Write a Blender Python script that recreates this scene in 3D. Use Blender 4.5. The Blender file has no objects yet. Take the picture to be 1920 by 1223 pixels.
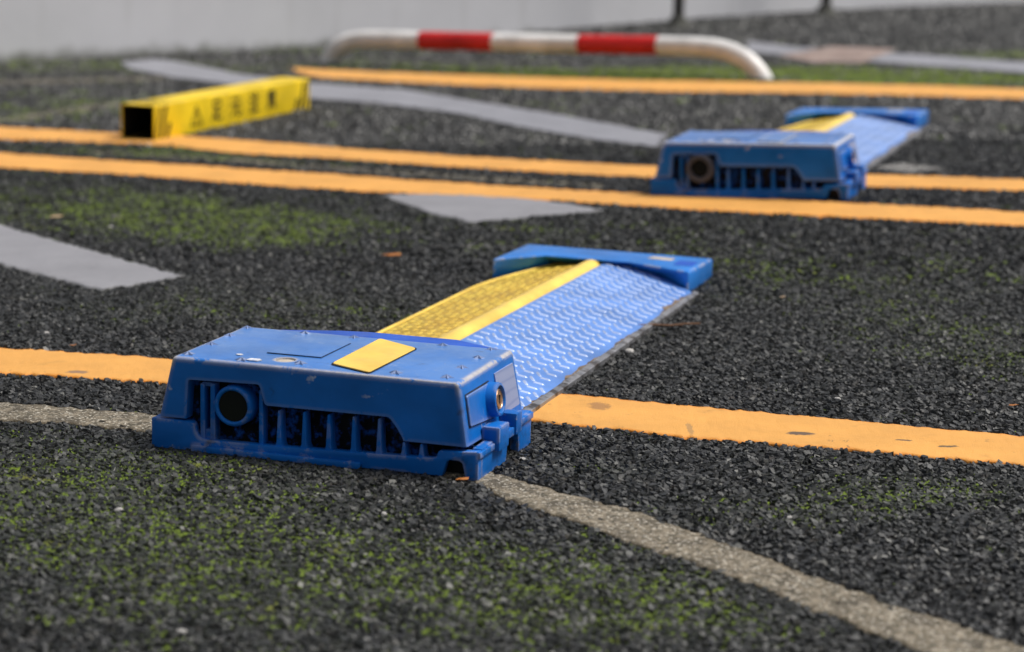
import bpy, bmesh, math, random
import numpy as np
from mathutils import Matrix, Vector
random.seed(7); rng = np.random.RandomState(11)
scene = bpy.context.scene
C = scene.collection

# ------------------------------------------------------------------ camera
PITCH, ROLL, CAM_H = 0.19224, -0.02301, 0.7871
cd = bpy.data.cameras.new('camera'); cam = bpy.data.objects.new('camera', cd); C.objects.link(cam)
UP = Vector((0, math.sin(PITCH), math.cos(PITCH))); FW = Vector((0, math.cos(PITCH), -math.sin(PITCH))); X = Vector((1, 0, 0))
R_ = X*math.cos(ROLL) - UP*math.sin(ROLL); U_ = X*math.sin(ROLL) + UP*math.cos(ROLL)
M = Matrix((( R_.x, U_.x, -FW.x, 0), (R_.y, U_.y, -FW.y, 0), (R_.z, U_.z, -FW.z, CAM_H), (0, 0, 0, 1)))
cam.matrix_world = M
cd.sensor_width = 36; cd.lens = 85.26; cd.clip_start = 0.05; cd.clip_end = 500
cd.dof.use_dof = True; cd.dof.focus_distance = 3.36; cd.dof.aperture_fstop = 4.2
scene.camera = cam

# ------------------------------------------------------------------ light
SUN_EL, SUN_AZ = math.radians(60), math.radians(84)      # azimuth measured from +Y towards +X
world = bpy.data.worlds.new('World'); scene.world = world; world.use_nodes = True
wn = world.node_tree; wn.nodes.clear()
sky = wn.nodes.new('ShaderNodeTexSky'); sky.sky_type = 'NISHITA'; sky.sun_disc = False
sky.sun_elevation = SUN_EL; sky.sun_rotation = SUN_AZ; sky.dust_density = 4.0; sky.air_density = 1.0
hs = wn.nodes.new('ShaderNodeHueSaturation'); hs.inputs['Saturation'].default_value = 0.45
bg = wn.nodes.new('ShaderNodeBackground'); bg.inputs['Strength'].default_value = 0.08
wo = wn.nodes.new('ShaderNodeOutputWorld')
wn.links.new(sky.outputs[0], hs.inputs['Color']); wn.links.new(hs.outputs[0], bg.inputs[0]); wn.links.new(bg.outputs[0], wo.inputs[0])
sd = bpy.data.lights.new('sun', 'SUN'); sd.energy = 3.5; sd.angle = math.radians(20); sd.color = (1.0, 0.965, 0.91)
sun = bpy.data.objects.new('sun', sd); C.objects.link(sun)
sdir = Vector((math.sin(SUN_AZ)*math.cos(SUN_EL), math.cos(SUN_AZ)*math.cos(SUN_EL), math.sin(SUN_EL)))
sun.rotation_euler = sdir.to_track_quat('Z', 'Y').to_euler(); sun.location = (4, 6, 8)
vs = scene.view_settings; vs.view_transform = 'Standard'; vs.look = 'None'; vs.exposure = 0.15; vs.gamma = 1; vs.use_curve_mapping = False
scene.render.engine = 'CYCLES'

# ------------------------------------------------------------------ material helpers
def new_mat(name):
    m = bpy.data.materials.new(name); m.use_nodes = True
    nt = m.node_tree; b = nt.nodes['Principled BSDF']
    return m, nt, b
def N(nt, t, **kw):
    n = nt.nodes.new(t)
    for k, v in kw.items():
        if hasattr(n, k): setattr(n, k, v)
        else: n.inputs[k.replace('_', ' ')].default_value = v
    return n
def noise(nt, scale, detail=4, rough=0.55, coord='Object', vec=None):
    n = N(nt, 'ShaderNodeTexNoise'); n.inputs['Scale'].default_value = scale
    n.inputs['Detail'].default_value = detail; n.inputs['Roughness'].default_value = rough
    if vec is None:
        tc = N(nt, 'ShaderNodeTexCoord'); vec = tc.outputs[coord]
    nt.links.new(vec, n.inputs['Vector'])
    return n.outputs['Fac']
def geo_pos(nt):
    return N(nt, 'ShaderNodeNewGeometry').outputs['Position']
def ramp(nt, fac, p0, p1, c0=(0, 0, 0, 1), c1=(1, 1, 1, 1)):
    r = N(nt, 'ShaderNodeValToRGB'); e = r.color_ramp.elements
    e[0].position = p0; e[1].position = p1; e[0].color = c0; e[1].color = c1
    nt.links.new(fac, r.inputs[0]); return r.outputs[0]
def mix(nt, fac, a, b, mode='MIX'):
    m = N(nt, 'ShaderNodeMix'); m.data_type = 'RGBA'; m.blend_type = mode
    for s, v in ((0, fac), (6, a), (7, b)):
        if hasattr(v, 'is_linked') or isinstance(v, bpy.types.NodeSocket): nt.links.new(v, m.inputs[s])
        elif s == 0: m.inputs[0].default_value = v
        else: m.inputs[s].default_value = (*v, 1) if len(v) == 3 else v
    return m.outputs[2]
def math_(nt, op, a, b=0.0, c=None):
    m = N(nt, 'ShaderNodeMath'); m.operation = op; m.use_clamp = False
    for i, v in enumerate((a, b) if c is None else (a, b, c)):
        if isinstance(v, bpy.types.NodeSocket): nt.links.new(v, m.inputs[i])
        else: m.inputs[i].default_value = v
    return m.outputs[0]
def bump(nt, b, h, strength, dist):
    n = N(nt, 'ShaderNodeBump'); n.inputs['Strength'].default_value = strength; n.inputs['Distance'].default_value = dist
    nt.links.new(h, n.inputs['Height']); nt.links.new(n.outputs[0], b.inputs['Normal'])
def edge_mask(nt, radius):
    bv = N(nt, 'ShaderNodeBevel'); bv.samples = 4; bv.inputs['Radius'].default_value = radius
    g = N(nt, 'ShaderNodeNewGeometry'); d = N(nt, 'ShaderNodeVectorMath'); d.operation = 'DOT_PRODUCT'
    nt.links.new(bv.outputs[0], d.inputs[0]); nt.links.new(g.outputs['Normal'], d.inputs[1])
    return math_(nt, 'SUBTRACT', 1.0, d.outputs['Value'])

def paint_mat(name, col, rough=0.38, wear=0.0, chip=(0.50, 0.44, 0.36), grime=0.25, scale=1.0, coat=0.0, edge_r=0.0075, wear_lo=0.5, scratch=0.0, zwear=0.0, worn_sheen_top=0.0, spec=0.22, coat_ior=1.35, grime_col=(0.012, 0.012, 0.012), grime_lo=0.56):
    """old sprayed paint: uneven tone, chips to the undercoat along edges, grime in blots"""
    m, nt, b = new_mat(name)
    tone = noise(nt, 9*scale, 5)
    dark = tuple(c*0.72 for c in col); lite = tuple(min(1, c*1.18+0.003) for c in col)
    c = ramp(nt, tone, 0.3, 0.72, (*dark, 1), (*lite, 1))
    if scratch:
        tc = N(nt, 'ShaderNodeTexCoord'); mp = N(nt, 'ShaderNodeMapping')
        mp.inputs['Scale'].default_value = (40, 420, 40); mp.inputs['Rotation'].default_value = (0, 0, 0.5)
        nt.links.new(tc.outputs['Object'], mp.inputs[0])
        s = noise(nt, 1.0, 3, 0.6, vec=mp.outputs[0])
        s2 = noise(nt, 14, 3)
        sm = math_(nt, 'MULTIPLY', ramp(nt, s, 0.62, 0.68), ramp(nt, s2, 0.50, 0.60))
        c = mix(nt, math_(nt, 'MULTIPLY', sm, scratch), c, (0.62, 0.64, 0.70))
    if worn_sheen_top:  # paler blue above this height: sky sheen painted in, broken up as scuffing
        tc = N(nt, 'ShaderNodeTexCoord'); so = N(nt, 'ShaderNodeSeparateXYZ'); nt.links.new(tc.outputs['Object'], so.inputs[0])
        sc_ = math_(nt, 'ADD', ramp(nt, so.outputs['Z'], worn_sheen_top, worn_sheen_top+.003, (0, 0, 0, 1), (0.7, 0.7, 0.7, 1)), 0.0)
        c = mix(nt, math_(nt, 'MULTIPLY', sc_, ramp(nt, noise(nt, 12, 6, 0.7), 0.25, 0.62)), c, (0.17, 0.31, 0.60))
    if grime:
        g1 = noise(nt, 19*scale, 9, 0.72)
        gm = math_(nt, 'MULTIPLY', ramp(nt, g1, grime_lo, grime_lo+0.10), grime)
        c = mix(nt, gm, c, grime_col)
    if wear:
        em = edge_mask(nt, edge_r)
        wn_ = noise(nt, 26, 8, 0.72)
        k = math_(nt, 'MULTIPLY', ramp(nt, em, 0.004, 0.014), ramp(nt, wn_, wear_lo, wear_lo+0.03))
        sp = ramp(nt, noise(nt, 52, 6, 0.7), 0.70, 0.715)
        if zwear:
            tc = N(nt, 'ShaderNodeTexCoord'); sx_ = N(nt, 'ShaderNodeSeparateXYZ'); nt.links.new(tc.outputs['Object'], sx_.inputs[0])
            k = math_(nt, 'MULTIPLY', k, ramp(nt, sx_.outputs['Z'], zwear-.004, zwear+.012, (0.22, 0.22, 0.22, 1), (1, 1, 1, 1)))
        k = math_(nt, 'MAXIMUM', math_(nt, 'MULTIPLY', k, wear), math_(nt, 'MULTIPLY', sp, 0.8))
        c2 = mix(nt, noise(nt, 90, 3), tuple(v*.6 for v in chip), tuple(min(1, v*1.7) for v in chip))
        c = mix(nt, k, c, c2)
    nt.links.new(c, b.inputs['Base Color'])
    rr = ramp(nt, noise(nt, 22, 5), 0.3, 0.75, (rough*0.75,)*3+(1,), (min(1, rough*1.45),)*3+(1,))
    nt.links.new(rr, b.inputs['Roughness'])
    b.inputs['Coat Weight'].default_value = coat; b.inputs['Specular IOR Level'].default_value = spec; b.inputs['Coat IOR'].default_value = coat_ior
    b.inputs['Coat Roughness'].default_value = 0.25
    bump(nt, b, noise(nt, 160, 4), 0.12, 0.002)
    return m

BLUE = (0.003, 0.158, 0.58)
M_blue = paint_mat('blue_paint', BLUE, 0.40, wear=0.95, grime=0.7, coat=1.0, coat_ior=1.32, scratch=0.9, wear_lo=0.41, zwear=.108, worn_sheen_top=.1235, grime_lo=0.60)
M_blue_base = paint_mat('blue_base_plastic', (0.003, 0.145, 0.54), 0.45, wear=0.35, grime=0.75, coat=0.1, grime_lo=0.60)
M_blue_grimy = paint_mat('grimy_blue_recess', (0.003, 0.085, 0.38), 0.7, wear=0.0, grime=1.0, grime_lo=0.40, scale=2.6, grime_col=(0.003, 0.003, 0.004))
M_blue_rib = paint_mat('blue_rib', (0.004, 0.150, 0.55), 0.45, wear=0.2, grime=0.5, grime_lo=0.58)
M_blue_plate = paint_mat('blue_tread_paint', (0.11, 0.25, 0.64), 0.34, wear=0.0, grime=0.5, grime_col=(0.06, 0.08, 0.14), coat=0.3, grime_lo=0.66, scale=1.2)
M_tread = paint_mat('tread_bar_highlight', (0.52, 0.62, 0.88), 0.22, wear=0.0, grime=0.0, coat=0.5)  # near-white blue: the bars' highlights are put into the colour
M_blue_pale = paint_mat('blue_end_paint', (0.02, 0.18, 0.58), 0.36, wear=0.5, grime=0.4, coat=0.3, grime_lo=0.64)
M_bluehinge = paint_mat('blue_hinge_cover_paint', (0.006, 0.085, 0.50), 0.4, grime=0.3, grime_lo=0.64, coat=0.2)
M_yel = paint_mat('yellow_flap_paint', (1.0, 0.66, 0.12), 0.36, wear=0.0, grime=0.2, grime_col=(0.28, 0.14, 0.03), coat=0.15, grime_lo=0.60, scale=1.2)
M_yel_ridge = paint_mat('yellow_ridge_paint', (0.92, 0.62, 0.12), 0.34, wear=0.0, grime=0.3, grime_col=(0.45, 0.27, 0.06), coat=0.2, grime_lo=0.66)
M_reflector = paint_mat('yellow_reflector', (0.84, 0.56, 0.12), 0.42, grime=0.15, grime_col=(0.5, 0.33, 0.1))
M_yel_dark = paint_mat('yellow_dimple_hole', (0.72, 0.42, 0.05), 0.7, grime=0.5, grime_col=(0.08, 0.05, 0.01))
M_black = paint_mat('hollow_shade_black', (0.012, 0.012, 0.013), 0.45, grime=0.0, wear=0.0)  # plain black that stands in for shade inside hollows and openings
M_lens = paint_mat('dark_sensor_lens', (0.010, 0.012, 0.012), 0.22, grime=0.2, grime_col=(0.05, 0.05, 0.04))
M_seam = paint_mat('dirty_seam', (0.02, 0.022, 0.03), 0.8, grime=0.0)
M_filler = paint_mat('beige_filler', (0.50, 0.44, 0.36), 0.8, grime=0.3, grime_col=(0.1, 0.08, 0.06), scale=4)
M_scuff = paint_mat('pale_scuff', (0.60, 0.60, 0.62), 0.8, grime=0.5, grime_lo=0.5, grime_col=(0.10, 0.2, 0.5), scale=6)
M_sticker = None
def sticker():
    m, nt, b = new_mat('grid_reflective_tape')
    tc = N(nt, 'ShaderNodeTexCoord'); mp = N(nt, 'ShaderNodeMapping'); mp.inputs['Rotation'].default_value = (0.7, 0, 0)
    nt.links.new(tc.outputs['Object'], mp.inputs[0])
    w = N(nt, 'ShaderNodeTexVoronoi'); w.distance = 'CHEBYCHEV'; w.inputs['Randomness'].default_value = 0; w.inputs['Scale'].default_value = 330
    nt.links.new(mp.outputs[0], w.inputs['Vector'])
    g = ramp(nt, w.outputs['Distance'], 0.30, 0.5, (0.32, 0.36, 0.52, 1), (0.20, 0.25, 0.44, 1))
    spot = ramp(nt, noise(nt, 60, 2), 0.68, 0.74)
    nt.links.new(mix(nt, spot, g, (0.7, 0.7, 0.75)), b.inputs['Base Color']); b.inputs['Roughness'].default_value = 0.35
    return m
M_sticker = sticker()
def metal(name, col, rough, dirt=0.4):
    m, nt, b = new_mat(name)
    c = mix(nt, math_(nt, 'MULTIPLY', ramp(nt, noise(nt, 40, 6), 0.5, 0.62), dirt), col, (0.05, 0.035, 0.025))
    nt.links.new(c, b.inputs['Base Color']); b.inputs['Metallic'].default_value = 0.85
    nt.links.new(ramp(nt, noise(nt, 70, 4), 0.3, 0.7, (rough*0.7,)*3+(1,), (rough*1.4,)*3+(1,)), b.inputs['Roughness'])
    return m
M_brass = metal('worn_brass', (0.62, 0.40, 0.25), 0.3)
M_steel = metal('weathered_steel', (0.34, 0.34, 0.36), 0.45, 0.8)
M_grey_ring = paint_mat('dull_grey_ring', (0.085, 0.09, 0.115), 0.3, grime=0.3)
M_rust_edge = paint_mat('chipped_brown_edge', (0.20, 0.15, 0.11), 0.8, grime=0.7, grime_col=(0.03, 0.025, 0.02), scale=3, grime_lo=0.48)

def ground_mat(name, kind):
    """kind: base / stone / moss; the moss share comes from a mesh attribute"""
    m, nt, b = new_mat(name)
    P = geo_pos(nt)
    a = N(nt, 'ShaderNodeAttribute'); a.attribute_name = 'tint'
    mo = N(nt, 'ShaderNodeAttribute'); mo.attribute_name = 'moss'
    if kind == 'stone':
        c = ramp(nt, a.outputs['Fac'], 0.0, 1.0, (0.004, 0.004, 0.0043, 1), (0.046, 0.045, 0.0475, 1))
        r = nt.nodes[-1]
        for n_ in nt.nodes:
            if n_.type == 'VALTORGB':
                e = n_.color_ramp.elements.new(0.955); e.color = (0.050, 0.050, 0.053, 1)
                e = n_.color_ramp.elements.new(0.985); e.color = (0.10, 0.10, 0.095, 1)
                n_.color_ramp.elements[-1].color = (0.24, 0.235, 0.22, 1)
        f = noise(nt, 900, 3, vec=P)
        c = mix(nt, 0.5, c, ramp(nt, f, 0.25, 0.75, (0.25, 0.25, 0.25, 1), (1.0, 1.0, 1.0, 1)), 'MULTIPLY')
        br = ramp(nt, noise(nt, 60, 3, vec=P), 0.60, 0.75)
        c = mix(nt, math_(nt, 'MULTIPLY', br, 0.35), c, (0.075, 0.052, 0.034))
        g = math_(nt, 'MULTIPLY', ramp(nt, noise(nt, 260, 4, vec=P), 0.45, 0.62), math_(nt, 'MULTIPLY', mo.outputs['Fac'], 0.24))
        c = mix(nt, g, c, (0.060, 0.090, 0.014))
        nt.links.new(c, b.inputs['Base Color']); b.inputs['Roughness'].default_value = 0.45
        b.inputs['Specular IOR Level'].default_value = 0.5
        bump(nt, b, noise(nt, 1200, 3, vec=P), 0.5, 0.0006)
    elif kind == 'base':
        v = N(nt, 'ShaderNodeTexVoronoi'); v.inputs['Scale'].default_value = 105; nt.links.new(P, v.inputs['Vector'])
        c = ramp(nt, v.outputs['Distance'], 0.1, 0.6, (0.014, 0.0135, 0.0135, 1), (0.005, 0.005, 0.005, 1))
        c = mix(nt, 0.5, c, ramp(nt, noise(nt, 3, 5, vec=P), 0.3, 0.7, (0.5, 0.5, 0.5, 1), (1, 1, 1, 1)), 'MULTIPLY')
        g = math_(nt, 'MULTIPLY', ramp(nt, noise(nt, 80, 5, vec=P), 0.40, 0.60), mo.outputs['Fac'])
        c = mix(nt, g, c, (0.065, 0.085, 0.020))
        nt.links.new(c, b.inputs['Base Color']); b.inputs['Roughness'].default_value = 0.85
        inv = math_(nt, 'SUBTRACT', 1.0, v.outputs['Distance'])
        bump(nt, b, inv, 0.8, 0.006)
    else:
        c = ramp(nt, a.outputs['Fac'], 0.0, 1.0, (0.026, 0.044, 0.004, 1), (0.150, 0.215, 0.012, 1))
        c = mix(nt, math_(nt, 'MULTIPLY', ramp(nt, noise(nt, 14, 3, vec=P), 0.58, 0.72), 0.6), c, (0.13, 0.11, 0.03))
        nt.links.new(c, b.inputs['Base Color']); b.inputs['Roughness'].default_value = 0.9
    return m
M_base = ground_mat('asphalt_binder', 'base'); M_stone = ground_mat('asphalt_chippings', 'stone'); M_moss = ground_mat('moss', 'moss')

def line_mat(name, col, edge_col, speck=0.75, specks=0.7, mottled=None, bumpd=0.0012, rough=0.62, grain=0.0, spots=()):
    m, nt, b = new_mat(name); P = geo_pos(nt)
    e = N(nt, 'ShaderNodeAttribute'); e.attribute_name = 'edge'
    c = ramp(nt, noise(nt, 7, 6, 0.6, vec=P), 0.25, 0.8, (*[v*0.80 for v in col], 1), (*[min(1, v*1.10) for v in col], 1))
    if mottled:
        k = ramp(nt, noise(nt, 130, 3, 0.7, vec=P), 0.46, 0.56); c = mix(nt, k, c, mottled)
        k = ramp(nt, noise(nt, 24, 4, 0.6, vec=P), 0.50, 0.62); c = mix(nt, math_(nt, 'MULTIPLY', k, 0.8), c, tuple(v*0.28 for v in col))
        k = ramp(nt, noise(nt, 220, 1, 0.5, vec=P), 0.60, 0.66); c = mix(nt, math_(nt, 'MULTIPLY', k, 0.8), c, (0.62, 0.58, 0.50))
    sp = ramp(nt, noise(nt, 110, 4, 0.5, vec=P), speck, speck+0.03)
    c = mix(nt, math_(nt, 'MULTIPLY', sp, specks), c, (0.05, 0.04, 0.035))
    gr = ramp(nt, noise(nt, 900, 2, vec=P), 0.2, 0.8, (0.78, 0.76, 0.74, 1), (1, 1, 1, 1))
    c = mix(nt, 0.6, c, gr, 'MULTIPLY')
    vp = N(nt, 'ShaderNodeTexVoronoi'); vp.inputs['Scale'].default_value = 140; nt.links.new(P, vp.inputs['Vector'])
    pit = math_(nt, 'MULTIPLY', ramp(nt, vp.outputs['Distance'], 0.55, 0.70), ramp(nt, noise(nt, 16, 4, 0.6, vec=P), 0.50, 0.72))
    pit = math_(nt, 'MULTIPLY', pit, grain+0.12)
    c = mix(nt, math_(nt, 'MULTIPLY', pit, specks), c, tuple(v*0.28 for v in col))
    chp = math_(nt, 'MULTIPLY', ramp(nt, noise(nt, 55, 6, 0.7, vec=P), 0.64, 0.66), ramp(nt, noise(nt, 5, 2, vec=P), 0.48, 0.58))
    c = mix(nt, math_(nt, 'MULTIPLY', chp, 0.85), c, (0.06, 0.05, 0.045))
    for (sx0, sy0, srx, sry, sc0, sk) in spots:
        mp = N(nt, 'ShaderNodeMapping'); mp.inputs['Location'].default_value = (-sx0/srx, -sy0/sry, 0); mp.inputs['Scale'].default_value = (1/srx, 1/sry, 0)
        nt.links.new(P, mp.inputs[0]); ln = N(nt, 'ShaderNodeVectorMath'); ln.operation = 'LENGTH'; nt.links.new(mp.outputs[0], ln.inputs[0])
        dd = math_(nt, 'ADD', ln.outputs['Value'], math_(nt, 'MULTIPLY', noise(nt, 110, 5, 0.7, vec=P), 1.5))
        c = mix(nt, math_(nt, 'MULTIPLY', ramp(nt, math_(nt, 'MULTIPLY', dd, 0.5), 0.66, 0.80, (1, 1, 1, 1), (0, 0, 0, 1)), sk), c, sc0)
    st = ramp(nt, noise(nt, 18, 5, 0.65, vec=P), 0.60, 0.76)
    c = mix(nt, math_(nt, 'MULTIPLY', st, 0.5), c, tuple(v*0.5 for v in col))
    c = mix(nt, math_(nt, 'MULTIPLY', e.outputs['Fac'], 0.75), c, edge_col)
    nt.links.new(c, b.inputs['Base Color']); b.inputs['Roughness'].default_value = rough
    b.inputs['Specular IOR Level'].default_value = 0.3
    vo = N(nt, 'ShaderNodeTexVoronoi'); vo.inputs['Scale'].default_value = 125; nt.links.new(P, vo.inputs['Vector'])
    hgt = math_(nt, 'ADD', math_(nt, 'MULTIPLY', vo.outputs['Distance'], -grain), noise(nt, 420, 4, vec=P))
    bump(nt, b, hgt, 0.7, bumpd*1.3)
    return m
M_line = line_mat('orange_line_paint', (0.76, 0.38, 0.095), (0.70, 0.22, 0.015), spots=[(.130, 3.432, .022, .030, (0.30, 0.15, 0.06), .8), (.405, 3.290, .026, .014, (0.06, 0.055, 0.055), .9), (.545, 3.262, .014, .008, (0.06, 0.055, 0.05), .9), (.600, 3.232, .018, .007, (0.08, 0.07, 0.05), .9), (-.655, 3.580, .022, .014, (0.17, 0.12, 0.10), .8), (.252, 3.30, .006, .05, (0.25, 0.16, 0.08), .6)])
M_grey = line_mat('grey_cover_paint', (0.27, 0.27, 0.295), (0.12, 0.12, 0.12))
M_grey2 = line_mat('pale_grey_line_paint', (0.27, 0.275, 0.31), (0.13, 0.13, 0.13))
M_conc = line_mat('worn_line_paint', (0.27, 0.23, 0.172), (0.10, 0.078, 0.048), mottled=(0.10, 0.088, 0.064), spots=[(.352, 2.610, .014, .018, (0.09, 0.09, 0.10), .8)], specks=0.6, bumpd=0.003, rough=0.85, grain=0.8)
M_faint = line_mat('faded_line_paint', (0.17, 0.145, 0.11), (0.08, 0.075, 0.055), mottled=(0.08, 0.075, 0.05), rough=0.85, grain=1.0)
M_pink = line_mat('pink_patch_paint', (0.34, 0.21, 0.19), (0.15, 0.12, 0.11), mottled=(0.26, 0.23, 0.20))
M_wear = line_mat('white_scuffed_paint', (0.42, 0.42, 0.41), (0.06, 0.06, 0.06), mottled=(0.05, 0.05, 0.05), speck=.5)

# ------------------------------------------------------------------ object helpers
def link(name, me, mat=None, parent=None, smooth=False, **props):
    o = bpy.data.objects.new(name, me); C.objects.link(o)
    if mat: me.materials.append(mat)
    if parent: o.parent = parent
    if smooth:
        me.polygons.foreach_set('use_smooth', [True]*len(me.polygons))
    for k, v in props.items(): o[k] = v
    return o
def from_bm(name, bm, mat=None, parent=None, smooth_angle=None, **props):
    bmesh.ops.recalc_face_normals(bm, faces=bm.faces)
    me = bpy.data.meshes.new(name)
    if smooth_angle is not None:
        for f in bm.faces: f.smooth = True
        for e in bm.edges:
            if len(e.link_faces) == 2 and e.calc_face_angle(0) > smooth_angle: e.smooth = False
    bm.to_mesh(me); bm.free()
    return link(name, me, mat, parent, **props)
def thing(name, label, cat, loc, rz=0, group=None, tilt=(0, 0)):
    o = bpy.data.objects.new(name, None); C.objects.link(o); o.empty_display_size = 0.05
    o.location = loc; o.rotation_euler = (tilt[0], tilt[1], rz); o['label'] = label; o['category'] = cat
    if group: o['group'] = group
    return o
def round_poly(pts, r, seg=3):
    out = []; n = len(pts)
    for i in range(n):
        p0, p1, p2 = (Vector(pts[i-1]), Vector(pts[i]), Vector(pts[(i+1) % n]))
        a = p0-p1; c = p2-p1
        k = min(r, a.length*0.45, c.length*0.45)
        A = p1+a.normalized()*k; B = p1+c.normalized()*k
        for j in range(seg+1):
            t = j/seg; out.append(tuple((1-t)**2*A + 2*t*(1-t)*p1 + t*t*B))
    return out
def add_prism(bm, pts, t0, t1, axis, bev=0.0, seg=2):
    """pts are 2D in the plane across `axis` (0: (v,w), 1: (u,w), 2: (u,v)); extruded from t0 to t1"""
    def mk(p, t):
        return (t, p[0], p[1]) if axis == 0 else (p[0], t, p[1]) if axis == 1 else (p[0], p[1], t)
    a = [bm.verts.new(mk(p, t0)) for p in pts]; b = [bm.verts.new(mk(p, t1)) for p in pts]
    fs = [bm.faces.new(a), bm.faces.new(b[::-1])]
    n = len(pts)
    for i in range(n): fs.append(bm.faces.new((a[i], a[(i+1) % n], b[(i+1) % n], b[i])))
    bmesh.ops.recalc_face_normals(bm, faces=fs)
    if bev > 0:
        es = {e for f in fs for e in f.edges if e.calc_face_angle(0) > 0.35}
        bmesh.ops.bevel(bm, geom=list(es), offset=bev, segments=seg, profile=0.5, affect='EDGES', clamp_overlap=True)
    return bm
def add_hexa(bm, lo, hi, bev=0.0, seg=2):
    """8-corner block: lo and hi are four 3D corners each"""
    a = [bm.verts.new(p) for p in lo]; b = [bm.verts.new(p) for p in hi]; n = len(lo)
    fs = [bm.faces.new(a), bm.faces.new(b[::-1])]
    for i in range(n): fs.append(bm.faces.new((a[i], a[(i+1) % n], b[(i+1) % n], b[i])))
    bmesh.ops.recalc_face_normals(bm, faces=fs)
    if bev > 0:
        es = {e for f in fs for e in f.edges if e.calc_face_angle(0) > 0.2}
        bmesh.ops.bevel(bm, geom=list(es), offset=bev, segments=seg, profile=0.5, affect='EDGES', clamp_overlap=True)
def box(x0, x1, y0, y1, z0, z1): return [(x0, y0, z0), (x1, y0, z0), (x1, y1, z0), (x0, y1, z0)], [(x0, y0, z1), (x1, y0, z1), (x1, y1, z1), (x0, y1, z1)]
def add_lathe(bm, prof, origin, axis, n=32, close=False):
    """prof: list of (radius, distance along axis)"""
    ax = Vector(axis).normalized(); u = ax.orthogonal().normalized(); v = ax.cross(u); o = Vector(origin)
    rings = []
    for r, h in prof:
        if r < 1e-6: rings.append([bm.verts.new(o+ax*h)])
        else: rings.append([bm.verts.new(o+ax*h+(u*math.cos(2*math.pi*i/n)+v*math.sin(2*math.pi*i/n))*r) for i in range(n)])
    for a, b in zip(rings, rings[1:]):
        for i in range(n):
            j = (i+1) % n
            q = [a[i % len(a)], a[j % len(a)], b[j % len(b)], b[i % len(b)]]
            q = [v_ for k, v_ in enumerate(q) if v_ not in q[:k]]
            if len(q) > 2: bm.faces.new(q)
def add_tube(bm, path, r, n=20, cap=True):
    rings = []; P = [Vector(p) for p in path]
    for i, p in enumerate(P):
        t = (P[min(i+1, len(P)-1)]-P[max(i-1, 0)]).normalized(); s = t.cross(Vector((0, 0, 1)))
        s = s.normalized() if s.length > 1e-4 else Vector((1, 0, 0)); w = s.cross(t)
        rr = r if not callable(r) else r(i/(len(P)-1))
        rings.append([bm.verts.new(p+(s*math.cos(2*math.pi*k/n)+w*math.sin(2*math.pi*k/n))*rr) for k in range(n)])
    for a, b in zip(rings, rings[1:]):
        for k in range(n): bm.faces.new((a[k], a[(k+1) % n], b[(k+1) % n], b[k]))
    if cap: bm.faces.new(rings[0][::-1]); bm.faces.new(rings[-1])
def boolean_cut(o, cutters):
    for c in cutters:
        md = o.modifiers.new('cut', 'BOOLEAN'); md.operation = 'DIFFERENCE'; md.object = c; md.solver = 'EXACT'
    bpy.context.view_layer.update()
    dg = bpy.context.evaluated_depsgraph_get()
    me = bpy.data.meshes.new_from_object(o.evaluated_get(dg))
    o.modifiers.clear(); old = o.data; o.data = me; bpy.data.meshes.remove(old)
    for c in cutters: cm = c.data; bpy.data.objects.remove(c); bpy.data.meshes.remove(cm)
    bm = bmesh.new(); bm.from_mesh(me)
    bmesh.ops.remove_doubles(bm, verts=bm.verts, dist=1e-5)
    for f in bm.faces: f.smooth = True
    for e in bm.edges:
        if len(e.link_faces) == 2: e.smooth = e.calc_face_angle(0) < 0.6
    bm.to_mesh(me); bm.free()

# ------------------------------------------------------------------ ground shape and noise
def sm01(t): t = np.clip(t, 0, 1); return t*t*(3-2*t)
def gz(x, y): return sm01((np.asarray(y, float)-4.0)/1.6)*(0.045*np.tanh(np.asarray(x, float)-0.3)+0.017)
LAT = rng.rand(512, 512)
def vnoise(x, y, s, off=0):
    x = np.asarray(x)*s+off*17.3+100; y = np.asarray(y)*s+off*31.7+100
    xi = np.floor(x).astype(int); yi = np.floor(y).astype(int); fx = x-xi; fy = y-yi
    fx = fx*fx*(3-2*fx); fy = fy*fy*(3-2*fy)
    g = lambda i, j: LAT[(xi+i) % 512, (yi+j) % 512]
    return (g(0, 0)*(1-fx)+g(1, 0)*fx)*(1-fy)+(g(0, 1)*(1-fx)+g(1, 1)*fx)*fy
def fbm(x, y, s, off=0, o=3): return sum(vnoise(x, y, s*2**k, off+k)*0.5**k for k in range(o))/sum(0.5**k for k in range(o))
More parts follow.
